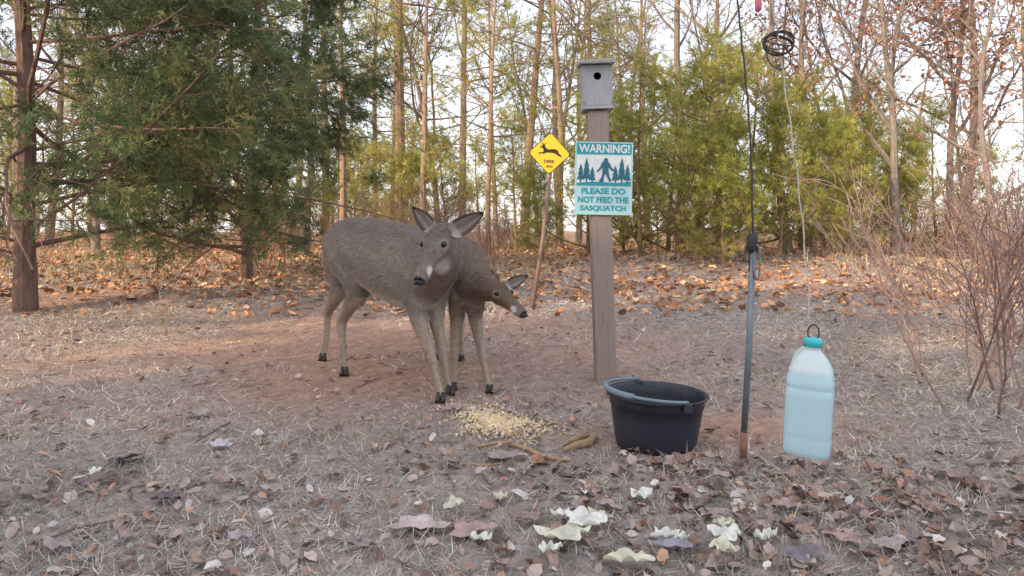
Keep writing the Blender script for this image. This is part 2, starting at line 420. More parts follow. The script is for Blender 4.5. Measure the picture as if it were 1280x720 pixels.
def ear(parent,name,base,tip,facing,W,fur,inner):
    base=np.array(base);tip=np.array(tip); ax=tip-base; L=np.linalg.norm(ax); ax/=L
    f=np.array(facing,float); f=nrm(f-ax*np.dot(f,ax)); sd=np.cross(ax,f)
    ns,ntt=14,9; acc=Acc()
    for layer in (0,1):
        V=[];C=[]
        for i in range(ns):
            s=i/(ns-1)
            w=W*(math.sin(math.pi*(s**.75))**.75 if 0<s<1 else 0)*.98+W*.33*(1-s)**2
            for j in range(ntt):
                t=j/(ntt-1)*2-1
                cup=-(1-t*t)*W*.75*(1-.5*s)
                off=(0.0 if layer==0 else -.006)
                V.append(base+ax*(s*L)+sd*(t*w)+f*(cup+off+.25*W*s*s))
                if layer==0:
                    e=abs(t); C.append(inner*(.5+.6*e) if e<.75 else fur*.6)
                    if s<.22: C[-1]=np.array([.50,.45,.42])
                    if s>.85: C[-1]=fur*.45
                else: C.append(fur if s<.8 else fur*.5)
        idx=lambda i,j:i*ntt+j
        q=[[idx(i,j),idx(i,j+1),idx(i+1,j+1),idx(i+1,j)] for i in range(ns-1) for j in range(ntt-1)]
        acc.add(V,[q],0,np.array(C))
    n=ns*ntt; e=[]
    for i in range(ns-1):
        for j in (0,ntt-1): e.append([i*ntt+j,(i+1)*ntt+j,n+(i+1)*ntt+j,n+i*ntt+j])
    acc.f.append(np.array(e)); acc.m.append(np.zeros(len(e)))
    return acc.obj(name,[M_fur],True,parent)

def ball(parent,name,c,r,m,axes=None,seg=16):
    acc=Acc(); th=np.linspace(0,np.pi,seg//2+1); pts=np.stack([0*th,0*th,-np.cos(th)],-1)
    rr=np.maximum(np.sin(th),.01)
    acc.tube(pts,rr,k=seg,cap=True,hint=(0,1,0)); V=acc.v[0]
    if axes is None: V=V*np.array(r)+c
    else: V=c+(V[:,0:1]*r[0])*axes[0]+(V[:,1:2]*r[1])*axes[1]+(V[:,2:3]*r[2])*axes[2]
    acc.v[0]=V; return acc.obj(name,[m],True,parent)

def make_deer(name,torso,neck,H0,nosep,hw,legs,ears,tail,coat,scale=1,seed=0):
    root=empty(name,tuple(np.array([torso[1][0][0],torso[1][0][1],0])))
    off=np.array(root.location)
    acc=Acc()
    def add(path,hint=(0,0,1),k=18,sub=4):
        P,a,b=smooth_path([q[0] for q in path],[q[1] for q in path],[q[2] for q in path],sub)
        acc.tube(P-off,a,k=k,cap=True,rad2=b,hint=hint)
    add(torso,k=24); add(neck,hint=(0.3,0.2,1),k=20)
    d=nosep-H0; L=np.linalg.norm(d); d=d/L
    sd=nrm(np.cross(d,[0,0,1])); n=nrm(np.cross(sd,d)); 
    if n[2]<0: n=-n
    st=[(-.08,.13,.13),(.0,.185,.195),(.13,.215,.220),(.27,.205,.215),(.42,.155,.185),(.58,.120,.150),(.74,.108,.135),(.88,.112,.126),(.97,.102,.105)]
    hp=[(H0+d*L*t+n*L*(.20-hh)*.55,w*L*hw,hh*L) for t,w,hh in st]
    add(hp,hint=tuple(n),k=20,sub=3)
    for s_ in (-1,1):
        c=H0+d*L*.24+sd*s_*L*.16*hw+n*L*.09
        add([(c-d*L*.06,L*.05,L*.05),(c+d*L*.05,L*.045,L*.045)],hint=tuple(n),k=10,sub=2)
    for lg in legs: add(lg,hint=(0.2,1,0.1),k=14)
    me=acc.mesh("tmp"); o=bpy.data.objects.new("tmp",me); COL.objects.link(o)
    r=o.modifiers.new("r",'REMESH'); r.mode='VOXEL'; r.voxel_size=.0075; r.use_smooth_shade=True
    s=o.modifiers.new("s",'SMOOTH'); s.factor=.5; s.iterations=5
    dg=bpy.context.evaluated_depsgraph_get(); me2=bpy.data.meshes.new_from_object(o.evaluated_get(dg)); bpy.data.objects.remove(o)
    nv=len(me2.vertices); co=np.zeros(nv*3,np.float32); me2.vertices.foreach_get("co",co); co=co.reshape(-1,3)+off
    no=np.zeros(nv*3,np.float32); me2.vertices.foreach_get("normal",no); no=no.reshape(-1,3)
    coat=np.array(coat,float)
    C=np.tile(coat,(nv,1))
    gzv=gz(co[:,0],co[:,1]); h=(co[:,2]-gzv)/scale
    def blend(w,c): 
        nonlocal C
        w=np.clip(w,0,1)[:,None]; C=C*(1-w)+np.array(c)*w
    sm=lambda a,b,x:np.clip((x-a)/(b-a),0,1)**2*(3-2*np.clip((x-a)/(b-a),0,1))
    br=.10*np.sin(co[:,0]*23+co[:,2]*31)*np.sin(co[:,1]*19-co[:,2]*17)+.06*np.sin(co[:,0]*61)*np.sin(co[:,2]*53+co[:,1]*47)
    C=C*(1+br)[:,None]
    blend(.60*sm(.2,.9,no[:,2]),coat*.64)
    blend(.9*sm(-.35,-.8,no[:,2])*sm(.30,.36,h)*(1-sm(.50,.6,h)),(.58,.53,.47))
    blend(.75*(1-sm(.30,.42,h)),(.37,.28,.215))
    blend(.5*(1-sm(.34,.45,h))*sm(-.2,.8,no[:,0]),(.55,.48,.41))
    blend((1-sm(.025,.034,h)),(.03,.025,.02))
    def spot(c,r,col,k=1,inner=.5):
        dd=np.linalg.norm(co-c,axis=1); blend(k*(1-sm(r*inner,r,dd)),col)
    HP=lambda t,s_,nn:H0+d*L*t+sd*L*s_*hw+n*L*nn
    spot(neck[1][0]+np.array([0.02,-.10,-.12]),.20,coat*np.array([.66,.52,.44]),.85,.4)
    spot(HP(.15,0,.25),L*.30,coat*.50,.65)
    spot(HP(.5,0,.2),L*.22,coat*.62,.7)
    spot(HP(.40,0,-.36),L*.24,(.60,.56,.52),.85,.5)
    spot(HP(.64,0,-.2),L*.17,(.56,.52,.48),.8)
    for s_ in(-1,1):
        spot(HP(.30,s_*.22,.07),L*.115,(.50,.45,.41),.75,.6)
        spot(HP(.30,s_*.20,.08),L*.075,(.06,.05,.045),.9,.6)
        spot(HP(.80,s_*.13,.03),L*.11,(.74,.71,.68),.95,.6)
    spot(HP(.90,0,-.12),L*.15,(.78,.75,.72),1,.6)
    spot(HP(1.04,0,.055),L*.115,(.02,.018,.018),1,.75)
    ca=me2.color_attributes.get("Col")
    if ca: me2.color_attributes.remove(ca)
    ca=me2.color_attributes.new("Col",'FLOAT_COLOR','POINT')
    ca.data.foreach_set("color",np.hstack([C,np.ones((nv,1))]).astype(np.float32).ravel())
    me2.polygons.foreach_set("use_smooth",np.ones(len(me2.polygons),bool))
    b=bpy.data.objects.new("body",me2); me2.materials.clear(); me2.materials.append(M_fur); COL.objects.link(b); b.parent=root
    rg=RS(900+seed); idx=rg.randint(0,nv,int(nv*1.6)); idx=idx[h[idx]>.05]
    P=co[idx]+rg.normal(0,.003,(len(idx),3)); Nn=no[idx]
    flow=np.tile(np.array([-.6,.65,-.45]),(len(idx),1)); lowm=(h[idx]<.42)[:,None]; flow=np.where(lowm,np.array([0,0,-1.0]),flow)
    dh=np.linalg.norm(co[idx]-(H0+d*L*.45),axis=1)<L*.62
    flow=np.where(dh[:,None],-d,flow)
    flow=flow-Nn*(flow*Nn).sum(1)[:,None]; Z=nrm(nrm(flow)+Nn*rg.uniform(.05,.32,(len(idx),1))+rg.normal(0,.17,(len(idx),3)))
    X=nrm(np.cross(Z,Nn)); Yv=np.cross(Z,X)
    ln=rg.uniform(.010,.024,len(idx))*np.where(dh,.4,1)*np.where(lowm[:,0],.6,1)
    Tt=np.array([[-.5,0,0],[.5,0,0],[0,0,1.0]])
    A=Acc(); A.scatter(Tt,[[[0,1,2]]],P-off-Nn*.001,X,Yv,Z,np.stack([np.full(len(idx),.003),ln,ln],-1),0,np.clip(C[idx]*rg.uniform(.68,1.38,(len(idx),1)),0,1)); A.obj("fur",[M_fur],False,root)
    for s_,nm in((-1,"eye_l"),(1,"eye_r")):
        ball(root,nm,HP(.30,s_*.185,.088)-off,(L*.050,)*3,M_black)
    ball(root,"nose",HP(1.03,0,.055)-off,(L*.085*hw,L*.045,L*.055),M_nose,axes=(sd,d,n))
    for s_,nm in((-1,"nostril_l"),(1,"nostril_r")):
        ball(root,nm,HP(1.06,s_*.05,.06)-off,(L*.016,)*3,M_black)
    for i,(bs,tp,fc,W) in enumerate(ears):
        ear(root,"ear_%d"%i,np.array(bs)-off,np.array(tp)-off,fc,W,coat*.8,np.array([.42,.36,.34]))
    t=Acc(); P,a_,b_=smooth_path([q[0] for q in tail],[q[1] for q in tail],[q[2] for q in tail],4)
    t.tube(P-off,a_,k=12,cap=True,rad2=b_,col=coat*.85); t.obj("tail",[M_fur],True,root)
    for i,lg in enumerate(legs):
        c=np.array(lg[-1][0]); zg=float(gz(c[0],c[1]))
        A=Acc()
        for s_ in(-1,1):
            q=np.array([c[0]+s_*.010*scale,c[1]-.008,zg])
            A.tube(np.array([[q[0],q[1]+.006,zg+.045*scale],[q[0],q[1],zg+.02*scale],[q[0],q[1]-.010,zg+.001]])-off,[.008*scale,.012*scale,.014*scale],k=10,cap=True,rad2=[.012*scale,.018*scale,.022*scale],hint=(0,1,0))
        A.obj("hoof_%d"%i,[M_hoof],True,root)
    return root
def leg(nodes,foot_r=.017):
    out=[]
    for i,(u,v,Y,r) in enumerate(nodes):
        q=S(u,v,Y); out.append((q,r,r*(1.25 if i<2 else 1.15)))
    q=out[-1][0]; q[2]=float(gz(q[0],q[1]))+.028
    return out
coat=(.25,.21,.19)
torso=[(S(418,314,3.80),.05,.07),(S(426,311,3.70),.105,.125),(S(440,311,3.58),.132,.165),(S(464,316,3.42),.130,.175),(S(490,327,3.26),.142,.195),(S(515,337,3.10),.130,.190),(S(535,344,2.97),.095,.150),(S(546,348,2.91),.060,.10)]
neck=[(S(530,338,3.02),.105,.15),(S(550,332,2.92),.088,.118),(S(558,316,2.86),.068,.085),(S(557,303,2.81),.055,.064),(S(553,298,2.78),.042,.048)]
legs=[leg([(520,352,3.02,.070),(521,388,3.02,.044),(530,420,2.98,.028),(538,442,2.95,.0235),(544,466,2.93,.0155),(549,488,2.915,.0175),(551,500,2.905,.017)]),
      leg([(545,355,3.03,.065),(545,392,3.06,.040),(549,420,3.06,.026),(553,442,3.06,.0225),(557,465,3.05,.015),(561,484,3.04,.017),(563,492,3.03,.016)]),
      leg([(438,325,3.55,.105),(449,358,3.46,.068),(438,382,3.50,.038),(427,403,3.54,.027),(428,428,3.49,.0175),(430,458,3.44,.0175),(431,470,3.42,.017)]),
      leg([(427,325,3.72,.095),(428,352,3.70,.064),(419,374,3.78,.036),(410,391,3.86,.025),(409,412,3.84,.017),(406,434,3.80,.017),(404,442,3.79,.016)])]
Hd=S(551,292,2.77); Nd=S(526,354,2.61)
ears=[(S(541,289,2.78),S(516,258,2.80),(-.5,-.85,0.1),.033),(S(563,292,2.74),S(605,265,2.74),(.25,-1,-.15),.036)]
tail=[(S(417,300,3.82),.03,.03),(S(413,322,3.88),.035,.025),(S(414,346,3.88),.028,.02),(S(416,358,3.87),.01,.01)]
make_deer("white_tailed_deer",torso,neck,Hd,Nd,1.0,legs,ears,tail,coat)
torso2=[(S(556,324,3.92),.04,.05),(S(559,323,3.84),.085,.11),(S(565,323,3.68),.105,.140),(S(576,330,3.50),.112,.145),(S(586,343,3.32),.104,.150),(S(594,356,3.18),.078,.115),(S(599,362,3.12),.048,.08)]
neck2=[(S(590,348,3.24),.080,.105),(S(604,355,3.13),.064,.082),(S(613,361,3.07),.052,.062),(S(620,364,3.04),.040,.045)]
legs2=[leg([(594,368,3.2,.055),(594,396,3.22,.036),(598,420,3.17,.024),(602,440,3.13,.0215),(606,460,3.10,.014),(610,479,3.07,.0155),(612,488,3.06,.015)]),
       leg([(574,368,3.24,.055),(571,396,3.26,.036),(569,420,3.22,.024),(568,440,3.19,.021),(568,462,3.16,.014),(567,480,3.13,.0155),(567,487,3.12,.015)]),
       leg([(556,335,3.78,.085),(556,358,3.70,.058),(551,378,3.78,.032),(546,394,3.86,.023),(547,412,3.83,.0155),(548,435,3.80,.0155),(548,445,3.79,.015)]),
       leg([(570,335,3.72,.085),(572,358,3.64,.058),(575,378,3.72,.032),(577,396,3.80,.023),(577,414,3.77,.0155),(577,437,3.74,.0155),(577,447,3.73,.015)])]
H2=S(618,360,3.06); N2=S(653,396,2.93)
ears2=[(S(619,358,3.07),S(614,338,3.10),(-.3,-1,.1),.025),(S(632,359,3.02),S(660,344,3.04),(.2,-1,0),.025)]
tail2=[(S(556,312,3.95),.022,.022),(S(553,330,4.0),.026,.02),(S(554,346,4.0),.01,.01)]
make_deer("white_tailed_deer",torso2,neck2,H2,N2,1.12,legs2,ears2,tail2,(.245,.185,.150),scale=.82,seed=5)

# ---------------------------------------------------------------- boxes
def boxacc(acc,c,s,mat=0,col=(1,1,1),taper=None,R=None):
    c=np.array(c,float); hx,hy,hz=np.array(s)/2
    V=np.array([[x*hx,y*hy,z*hz] for x in(-1,1) for y in(-1,1) for z in(-1,1)],float)
    if R is not None: V=V@np.array(R).T
    V=V+c; Fq=[[0,1,3,2],[4,6,7,5],[0,4,5,1],[2,3,7,6],[0,2,6,4],[1,5,7,3]]
    acc.add(V,[Fq],mat,col)
def bevel(o,w=.003,seg=2):
    b=o.modifiers.new("b",'BEVEL'); b.width=w; b.segments=seg; b.limit_method='ANGLE'; return o
M_wood=mat("weathered_post",(.42,.34,.30),rough=.9,noise=.45,nscale=14,bump=.6,bscale=40,stretch=(8,8,.5),c2=(.27,.21,.185),spec=.2)
M_house=mat("weathered_board",(.42,.44,.47),rough=.85,noise=.35,nscale=9,bump=.3,bscale=30,stretch=(5,5,.6),spec=.2,c2=(.29,.30,.32))
M_roof=mat("roof_board",(.33,.33,.33),rough=.9,noise=.3,nscale=14,bump=.3)
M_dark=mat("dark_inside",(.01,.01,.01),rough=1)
pb=GP(757,476); pt=S(746,140,pb[1]); 
rt=empty("birdhouse_post",tuple(pb)); lean=math.atan2(pt[0]-pb[0],pt[2]-pb[2]); rt.rotation_euler=(0,lean,0)
PH=pt[2]-pb[2]
a=Acc()
boxacc(a,(0,0,PH/2-.05),(.100,.100,PH+.1)); o=a.obj("post",[M_wood],parent=rt); bevel(o,.006)
w_,d_,h_=.145,.14,.20
zc=PH+.005
a=Acc(); boxacc(a,(0,0,zc+.008),(w_+.004,d_,.016)); 
boxacc(a,(-w_/2+.008,0,zc+.016+h_/2),(.016,d_-.04,h_)); boxacc(a,(w_/2-.008,0,zc+.016+h_/2),(.016,d_-.04,h_))
boxacc(a,(0,d_/2-.012,zc+.018+h_/2),(w_-.004,.016,h_+.004))
o=a.obj("birdhouse_sides",[M_house],parent=rt); bevel(o,.002)
acc=Acc(); hw2=w_/2-.001; z0=zc+.018; z1=zc+.016+h_-.004; hz=z0+h_*.70; hr=.019; K=32
out=[];inn=[]
for i in range(K):
    an=2*math.pi*i/K; cx,cz=math.cos(an),math.sin(an)
    t=min([hw2/abs(cx) if abs(cx)>1e-6 else 9,((z1-hz) if cz>0 else (hz-z0))/abs(cz) if abs(cz)>1e-6 else 9])
    out.append((cx*t,hz+cz*t)); inn.append((cx*hr,hz+cz*hr))
yf=-d_/2+.004; yb=yf+.016
V=[(x,yf,z) for x,z in out]+[(x,yf,z) for x,z in inn]+[(x,yb,z) for x,z in out]+[(x,yb,z) for x,z in inn]
q=[]
for i in range(K):
    j=(i+1)%K
    q+=[[i,j,K+j,K+i],[K+i,K+j,3*K+j,3*K+i],[2*K+i,3*K+i,3*K+j,2*K+j],[i,2*K+i,2*K+j,j]]
acc.add(V,[q]); acc.obj("birdhouse_front",[M_house],parent=rt)
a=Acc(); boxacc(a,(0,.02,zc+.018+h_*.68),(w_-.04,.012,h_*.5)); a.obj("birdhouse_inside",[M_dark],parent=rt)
a=Acc(); ra=math.radians(7); R=[[1,0,0],[0,math.cos(ra),-math.sin(ra)],[0,math.sin(ra),math.cos(ra)]]
boxacc(a,(0,-.008,zc+h_+.032),(w_+.026,d_+.05,.018),R=R); o=a.obj("birdhouse_roof",[M_roof],parent=rt); bevel(o,.003)

# signs
M_teal=mat("teal_paint",(.02,.30,.36),rough=.5,noise=.15,nscale=30)
M_pale=mat("pale_cyan_paint",(.45,.70,.72),rough=.5,noise=.12,nscale=25)
M_white=mat("white_paint",(.72,.77,.77),rough=.5,noise=.08,nscale=30)
M_navy=mat("dark_teal_paint",(.012,.13,.20),rough=.5)
M_yel=mat("yellow_paint",(.85,.52,.02),rough=.45,noise=.08,nscale=20)
M_blk=mat("black_paint",(.015,.014,.012),rough=.5)
def text(body,size,x,z,y,m,parent,name,wmax=None,bold=.0,hgt=None):
    cu=bpy.data.curves.new(name,'FONT'); cu.body=body; cu.size=size; cu.align_x='CENTER'; cu.align_y='CENTER'; cu.extrude=.0004; cu.offset=bold
    o=bpy.data.objects.new("tmpt",cu); COL.objects.link(o); dg=bpy.context.evaluated_depsgraph_get()
    me=bpy.data.meshes.new_from_object(o.evaluated_get(dg)); bpy.data.objects.remove(o)
    o=bpy.data.objects.new(name,me); COL.objects.link(o); me.materials.clear(); me.materials.append(m)
    xsn=[v.co.x for v in me.vertices]; w=max(xsn)-min(xsn); cx=(max(xsn)+min(xsn))/2
    zsn=[v.co.y for v in me.vertices]; hh=max(zsn)-min(zsn); cy=(max(zsn)+min(zsn))/2
    sx=wmax/w if wmax else 1; sy=hgt/hh if hgt else sx
    for v in me.vertices: v.co=((v.co.x-cx)*sx,(v.co.y-cy)*sy,v.co.z)
    o.location=(x,y,z); o.rotation_euler=(math.pi/2,0,0); o.parent=parent; return o
def poly(pts,y,m,parent,name,th=.0012):
    import bmesh
    bm=bmesh.new(); f=bm.faces.new([bm.verts.new((x,y,z)) for x,z in pts])
    r=bmesh.ops.extrude_face_region(bm,geom=[f]); 
    for e in r['geom']:
        if isinstance(e,bmesh.types.BMVert): e.co.y-=th
    bmesh.ops.recalc_face_normals(bm,faces=bm.faces)
    bmesh.ops.triangulate(bm,faces=bm.faces)
    me=bpy.data.meshes.new(name); bm.to_mesh(me); bm.free(); me.materials.append(m)
    o=bpy.data.objects.new(name,me); COL.objects.link(o); o.parent=parent; return o
Ys=pb[1]-.06
sc_c=S(754.5,223,Ys); SW=72*Ys/F; SH=91*Ys/F
sg=empty("warning_sign",tuple(sc_c),(0,math.radians(1.2),0))
def rect(x0,x1,z0,z1): return [(x0,z0),(x1,z0),(x1,z1),(x0,z1)]
poly(rect(-SW/2,SW/2,-SH/2,SH/2),0.002,M_pale,sg,"board",.003)
poly(rect(-SW*.475,SW*.475,SH*.33,SH*.485),-.0015,M_teal,sg,"header_band",.001)
text("WARNING!",.05,0,SH*.408,-.0035,M_white,sg,"warning_text",wmax=SW*.88,bold=.0012,hgt=SH*.115)
poly(rect(-SW*.47,SW*.47,-SH*.10,SH*.315),-.0015,M_white,sg,"picture_panel",.001)
poly([(-SW*.47,-SH*.10),(SW*.47,-SH*.10),(SW*.47,-SH*.04),(SW*.2,-SH*.06),(-SW*.1,-SH*.045),(-SW*.47,-SH*.065)],-.0027,M_teal,sg,"picture_ground",.001)
def fir(cx,zb,h,w):
    pts=[(cx-.003,zb),(cx+.003,zb),(cx+.003,zb+h*.15)]
    L=[(w/2,.15),(w*.25,.42),(w*.4,.40),(w*.18,.68),(w*.28,.66),(0,1.0)]
    pts+=[(cx+a,zb+h*b) for a,b in L]; pts+=[(cx-a,zb+h*b) for a,b in L[:-1][::-1]]; pts+=[(cx-.003,zb+h*.15)]
    return pts
for i,(cx,h,w) in enumerate([(-.40,.26,.13),(-.30,.34,.15),(-.20,.22,.12),(.20,.24,.13),(.31,.35,.15),(.41,.26,.12)]):
    poly(fir(cx*SW,-.06*SH,h*SH,w*SW),-.003-.0002*i,M_navy,sg,"fir_%d"%i,.001)
sq=[(-.03,-.05),(.01,-.05),(.015,.02),(.04,.07),(.065,.02),(.10,-.045),(.135,-.04),(.125,-.02),(.10,.04),(.085,.10),(.085,.16),(.12,.12),(.16,.10),(.17,.12),(.13,.155),(.10,.21),(.075,.235),(.075,.265),(.045,.285),(.015,.27),(.01,.24),(-.02,.215),(-.05,.15),(-.10,.10),(-.09,.08),(-.03,.13),(-.005,.15),(-.01,.08),(-.02,.02),(-.06,-.03),(-.05,-.05)]
poly([(x*SW*1.1-.004,z*SH*1.0) for x,z in sq],-.0045,M_navy,sg,"sasquatch_silhouette",.001)
text("PLEASE DO",.04,0,-SH*.175,-.002,M_teal,sg,"line_1",wmax=SW*.76,bold=.0014,hgt=SH*.085)
text("NOT FEED THE",.04,0,-SH*.295,-.002,M_teal,sg,"line_2",wmax=SW*.88,bold=.0014,hgt=SH*.085)
text("SASQUATCH",.04,0,-SH*.415,-.002,M_teal,sg,"line_3",wmax=SW*.80,bold=.0014,hgt=SH*.085)

Yd=5.6; dc=S(687,192,Yd)
dsg=empty("deer_crossing_sign",tuple(dc),(0,math.radians(3),math.radians(0)))
hd=26*Yd/F
def dia(r,c=.12):
    P=[]
    for i in range(4):
        an=math.pi/2*i
        for da in(-c,c): P.append((math.cos(an+da*.6)*r*(1-.03),math.sin(an+da*.6)*r*(1-.03)))
    return P
poly(dia(hd),0,M_blk,dsg,"rim",.003); poly(dia(hd*.955),-.004,M_yel,dsg,"face",.001)
dr=[(-.55,-.18),(-.40,-.02),(-.36,.10),(-.20,.16),(.08,.12),(.20,.22),(.24,.34),(.16,.46),(.20,.46),(.27,.36),(.36,.46),(.38,.42),(.33,.32),(.46,.24),(.44,.19),(.34,.20),(.28,.06),(.30,-.02),(.50,-.06),(.50,-.16),(.46,-.16),(.45,-.10),(.26,-.10),(.14,-.04),(-.12,-.04),(-.26,-.08),(-.34,-.14),(-.52,-.25)]
poly([(x*hd*1.05*-1,z*hd*.95+hd*.08) for x,z in dr][::-1],-.0055,M_blk,dsg,"leaping_deer",.001)
text("DEER",.04,0,-hd*.38,-.006,M_blk,dsg,"text_1",wmax=hd*.5,bold=.001)
text("XING",.04,0,-hd*.62,-.006,M_blk,dsg,"text_2",wmax=hd*.36,bold=.001)
a=Acc()
pa=S(690,205,Yd+.012)-dc; pc=S(684,300,Yd+.05)-dc; pd=S(675,398,Yd+.1)-dc; pd[2]=float(gz(pd[0]+dc[0],Yd+.1))-dc[2]-.05
a.tube([pa+[0,0,.1],pa,pc,pd],[.012,.014,.017,.018],k=8,cap=True,col=(.30,.20,.17),hint=(0,1,0)); a.obj("stake",[M_bark],True,dsg)

# ---------------------------------------------------------------- bucket
def lathe(acc,prof,k=64,c=(0,0,0),mat=0,col=(1,1,1)):
    n=len(prof); ang=np.arange(k)/k*2*np.pi
    V=np.array([[c[0]+r*math.cos(a_),c[1]+r*math.sin(a_),c[2]+z] for r,z in prof for a_ in ang])
    i=np.arange(n-1)[:,None]*k; j=np.arange(k)[None]; j2=(j+1)%k
    acc.add(V,[np.stack([i+j,i+j2,i+k+j2,i+k+j],-1).reshape(-1,4)],mat,col)
M_tub=mat("black_plastic",(.022,.025,.040),rough=.5,noise=.3,nscale=12,bump=.08,bscale=25)
M_handle=mat("grey_blue_plastic",(.16,.22,.27),rough=.45,noise=.2)
Yb=2.40; bx=ux(819,Yb); bz=float(gz(bx,Yb))
bk=empty("feed_bucket",(bx,Yb,bz),(0,math.radians(1.5),0))
a=Acc()
prof=[(.0,.006),(.128,.006),(.134,.0),(.139,.004),(.145,.03),(.158,.11),(.163,.150),(.167,.151),(.168,.172),(.172,.180),(.181,.186),(.182,.190),(.178,.192),(.171,.189),(.165,.180),(.160,.15),(.142,.03),(.135,.014),(0.0,.012)]
lathe(a,prof); o=a.obj("tub",[M_tub],True,bk)
a=Acc(); th=np.linspace(math.radians(100),math.radians(292),40)
R_=.183
pts=np.array([[R_*math.cos(t)*1.0,R_*math.sin(t)*1.0,.197+.010*math.sin((t-th[0])/(th[-1]-th[0])*math.pi)] for t in th])
a.tube(pts,np.full(40,.0058),k=8,cap=True); 
pts2=pts[12:28]; a.tube(pts2,np.full(16,.0105),k=10,cap=True)
a.obj("handle",[M_handle],True,bk)
a=Acc()
for t in (math.radians(100),math.radians(292)): boxacc(a,(.18*math.cos(t),.18*math.sin(t),.178),(.03,.03,.032))
o=a.obj("handle_lugs",[M_tub],False,bk); bevel(o,.005)
a=Acc(); rng=RS(91); n=200; rr=.135*np.sqrt(rng.rand(n)); an=rng.rand(n)*6.3
Z=nrm(np.stack([rng.normal(0,.3,n),rng.normal(0,.3,n),np.ones(n)],-1)); X,Yv=perp_frame(Z,rng)
a.scatter(leafT,leafF,np.stack([rr*np.cos(an),rr*np.sin(an),.02+rng.rand(n)*.01],-1),X,Yv,Z,rng.uniform(.02,.05,n),0,np.array([.2,.13,.1])*rng.uniform(.5,1.3,(n,1))); a.obj("leaf_debris",[M_leaf],False,bk)

# ---------------------------------------------------------------- metal pole and cable
M_galv=mat("galvanised_steel",(.22,.26,.30),rough=.5,metal=.4,noise=.35,nscale=30,c2=(.13,.15,.18))
M_rust=mat("rusty_steel",(.24,.13,.09),rough=.9,noise=.4,nscale=40,bump=.4)
M_wire=mat("black_cable",(.02,.02,.025),rough=.6)
q=GP(929,576); pp=empty("hanging_steel_pole",tuple(q)); Yp=q[1]
L_=lambda u,v,Y=Yp: S(u,v,Y)-q
a=Acc(); a.tube([L_(930,540),L_(936,440),L_(941,312)],[.0105]*3,k=14,cap=True,hint=(0,1,0)); a.obj("pipe",[M_galv],True,pp)
a=Acc(); a.tube([L_(929,580),L_(930,540)],[.012,.0115],k=14,cap=True,hint=(0,1,0)); a.obj("pipe_foot",[M_rust],True,pp)
a=Acc(); a.tube([L_(940,316),L_(940.5,312),L_(941,296),L_(941,291)],[.012,.017,.017,.010],k=14,cap=True,hint=(0,1,0)); 
a.tube([L_(938,340),L_(938,310)],[.006,.006],k=8,cap=True,hint=(0,1,0))
a.obj("black_clamp",[M_wire],True,pp)
a=Acc()
lo=[]
for t in np.linspace(0,2*np.pi,24): lo.append(L_(946+4.0*math.cos(t),328+22*math.sin(t),Yp-.012))
a.tube(lo,[.0032]*24,k=8); a.obj("snap_hook",[M_galv],True,pp)
a=Acc()
cab=np.array([S(941,293,Yp),S(939,200,Yp),S(934,120,Yp),S(927,50,Yp),S(922,0,Yp),S(914,-110,Yp),S(905,-260,Yp)])-q
P,r1,r2=smooth_path(cab,[.0035]*7,[.0035]*7,5); P[:,0]+=.0015*np.sin(np.arange(len(P))*2.1)
a.tube(P,np.full(len(P),.0033),k=6); a.obj("cable",[M_wire],True,pp)

# ---------------------------------------------------------------- water jug
Yj=1.55
mj=bpy.data.materials.new("milky_plastic"); mj.use_nodes=True; nt=mj.node_tree; N=nt.nodes; Lk=nt.links
p=N["Principled BSDF"]; p.inputs["Roughness"].default_value=.28
tc=N.new("ShaderNodeTexCoord"); sp=N.new("ShaderNodeSeparateXYZ"); Lk.new(tc.outputs["Object"],sp.inputs[0])
mr=N.new("ShaderNodeMapRange"); mr.inputs[1].default_value=.190; mr.inputs[2].default_value=.194; Lk.new(sp.outputs[2],mr.inputs[0])
mx=N.new("ShaderNodeMixRGB"); mx.inputs[1].default_value=(.62,.82,.88,1); mx.inputs[2].default_value=(.78,.86,.87,1); Lk.new(mr.outputs[0],mx.inputs[0])
Lk.new(mx.outputs[0],p.inputs["Base Color"])
tr=N.new("ShaderNodeBsdfTranslucent"); Lk.new(mx.outputs[0],tr.inputs[0])
ms=N.new("ShaderNodeMixShader"); ms.inputs[0].default_value=.4; Lk.new(p.outputs[0],ms.inputs[1]); Lk.new(tr.outputs[0],ms.inputs[2]); Lk.new(ms.outputs[0],N["Material Output"].inputs[0])
M_cap=mat("aqua_cap",(.04,.50,.55),rough=.4)
M_rope=mat("pale_rope",(.50,.48,.45),rough=.9,noise=.3,nscale=80)
M_rope2=mat("dark_cord",(.07,.06,.06),rough=.9)
jb=S(1008,566,Yj); jt=empty("water_jug",tuple(jb)); jt.rotation_euler=(0,math.radians(3.0),math.radians(-28))
HJ=144*Yj/F; 
prof=[(0.0,.004,2.2),(.040,.0,2.6),(.050,.003,3.6),(.0535,.012,4.0),(.0545,.05,4.2),(.0545,.10,4.2),(.0545,.155,4.2),(.0535,.178,3.8),(.049,.204,3.2),(.038,.226,2.6),(.025,.241,2.2),(.0185,.248,2.0),(.0185,.262,2.0)]
s_=HJ/.275; K=56; V=[]
pr=np.array(prof); tt=np.linspace(0,len(pr)-1,72); pr=np.stack([np.interp(tt,np.arange(len(pr)),pr[:,i]) for i in range(3)],-1)
for r,z,e in pr:
    for i in range(K):
        an=2*math.pi*i/K; c,s=math.cos(an),math.sin(an)
        m=(abs(c)**e+abs(s)**e)**(-1/e); rr=r*m*.96
        dent=1-.05*math.exp(-((z-.160)/.005)**2)-.03*math.exp(-((z-.045)/.006)**2)-.02*math.exp(-((z-.10)/.03)**2)*abs(math.cos(2*an))
        V.append((rr*c*dent*s_,rr*s*dent*s_,z*s_))
i=np.arange(71)[:,None]*K; j=np.arange(K)[None]; j2=(j+1)%K
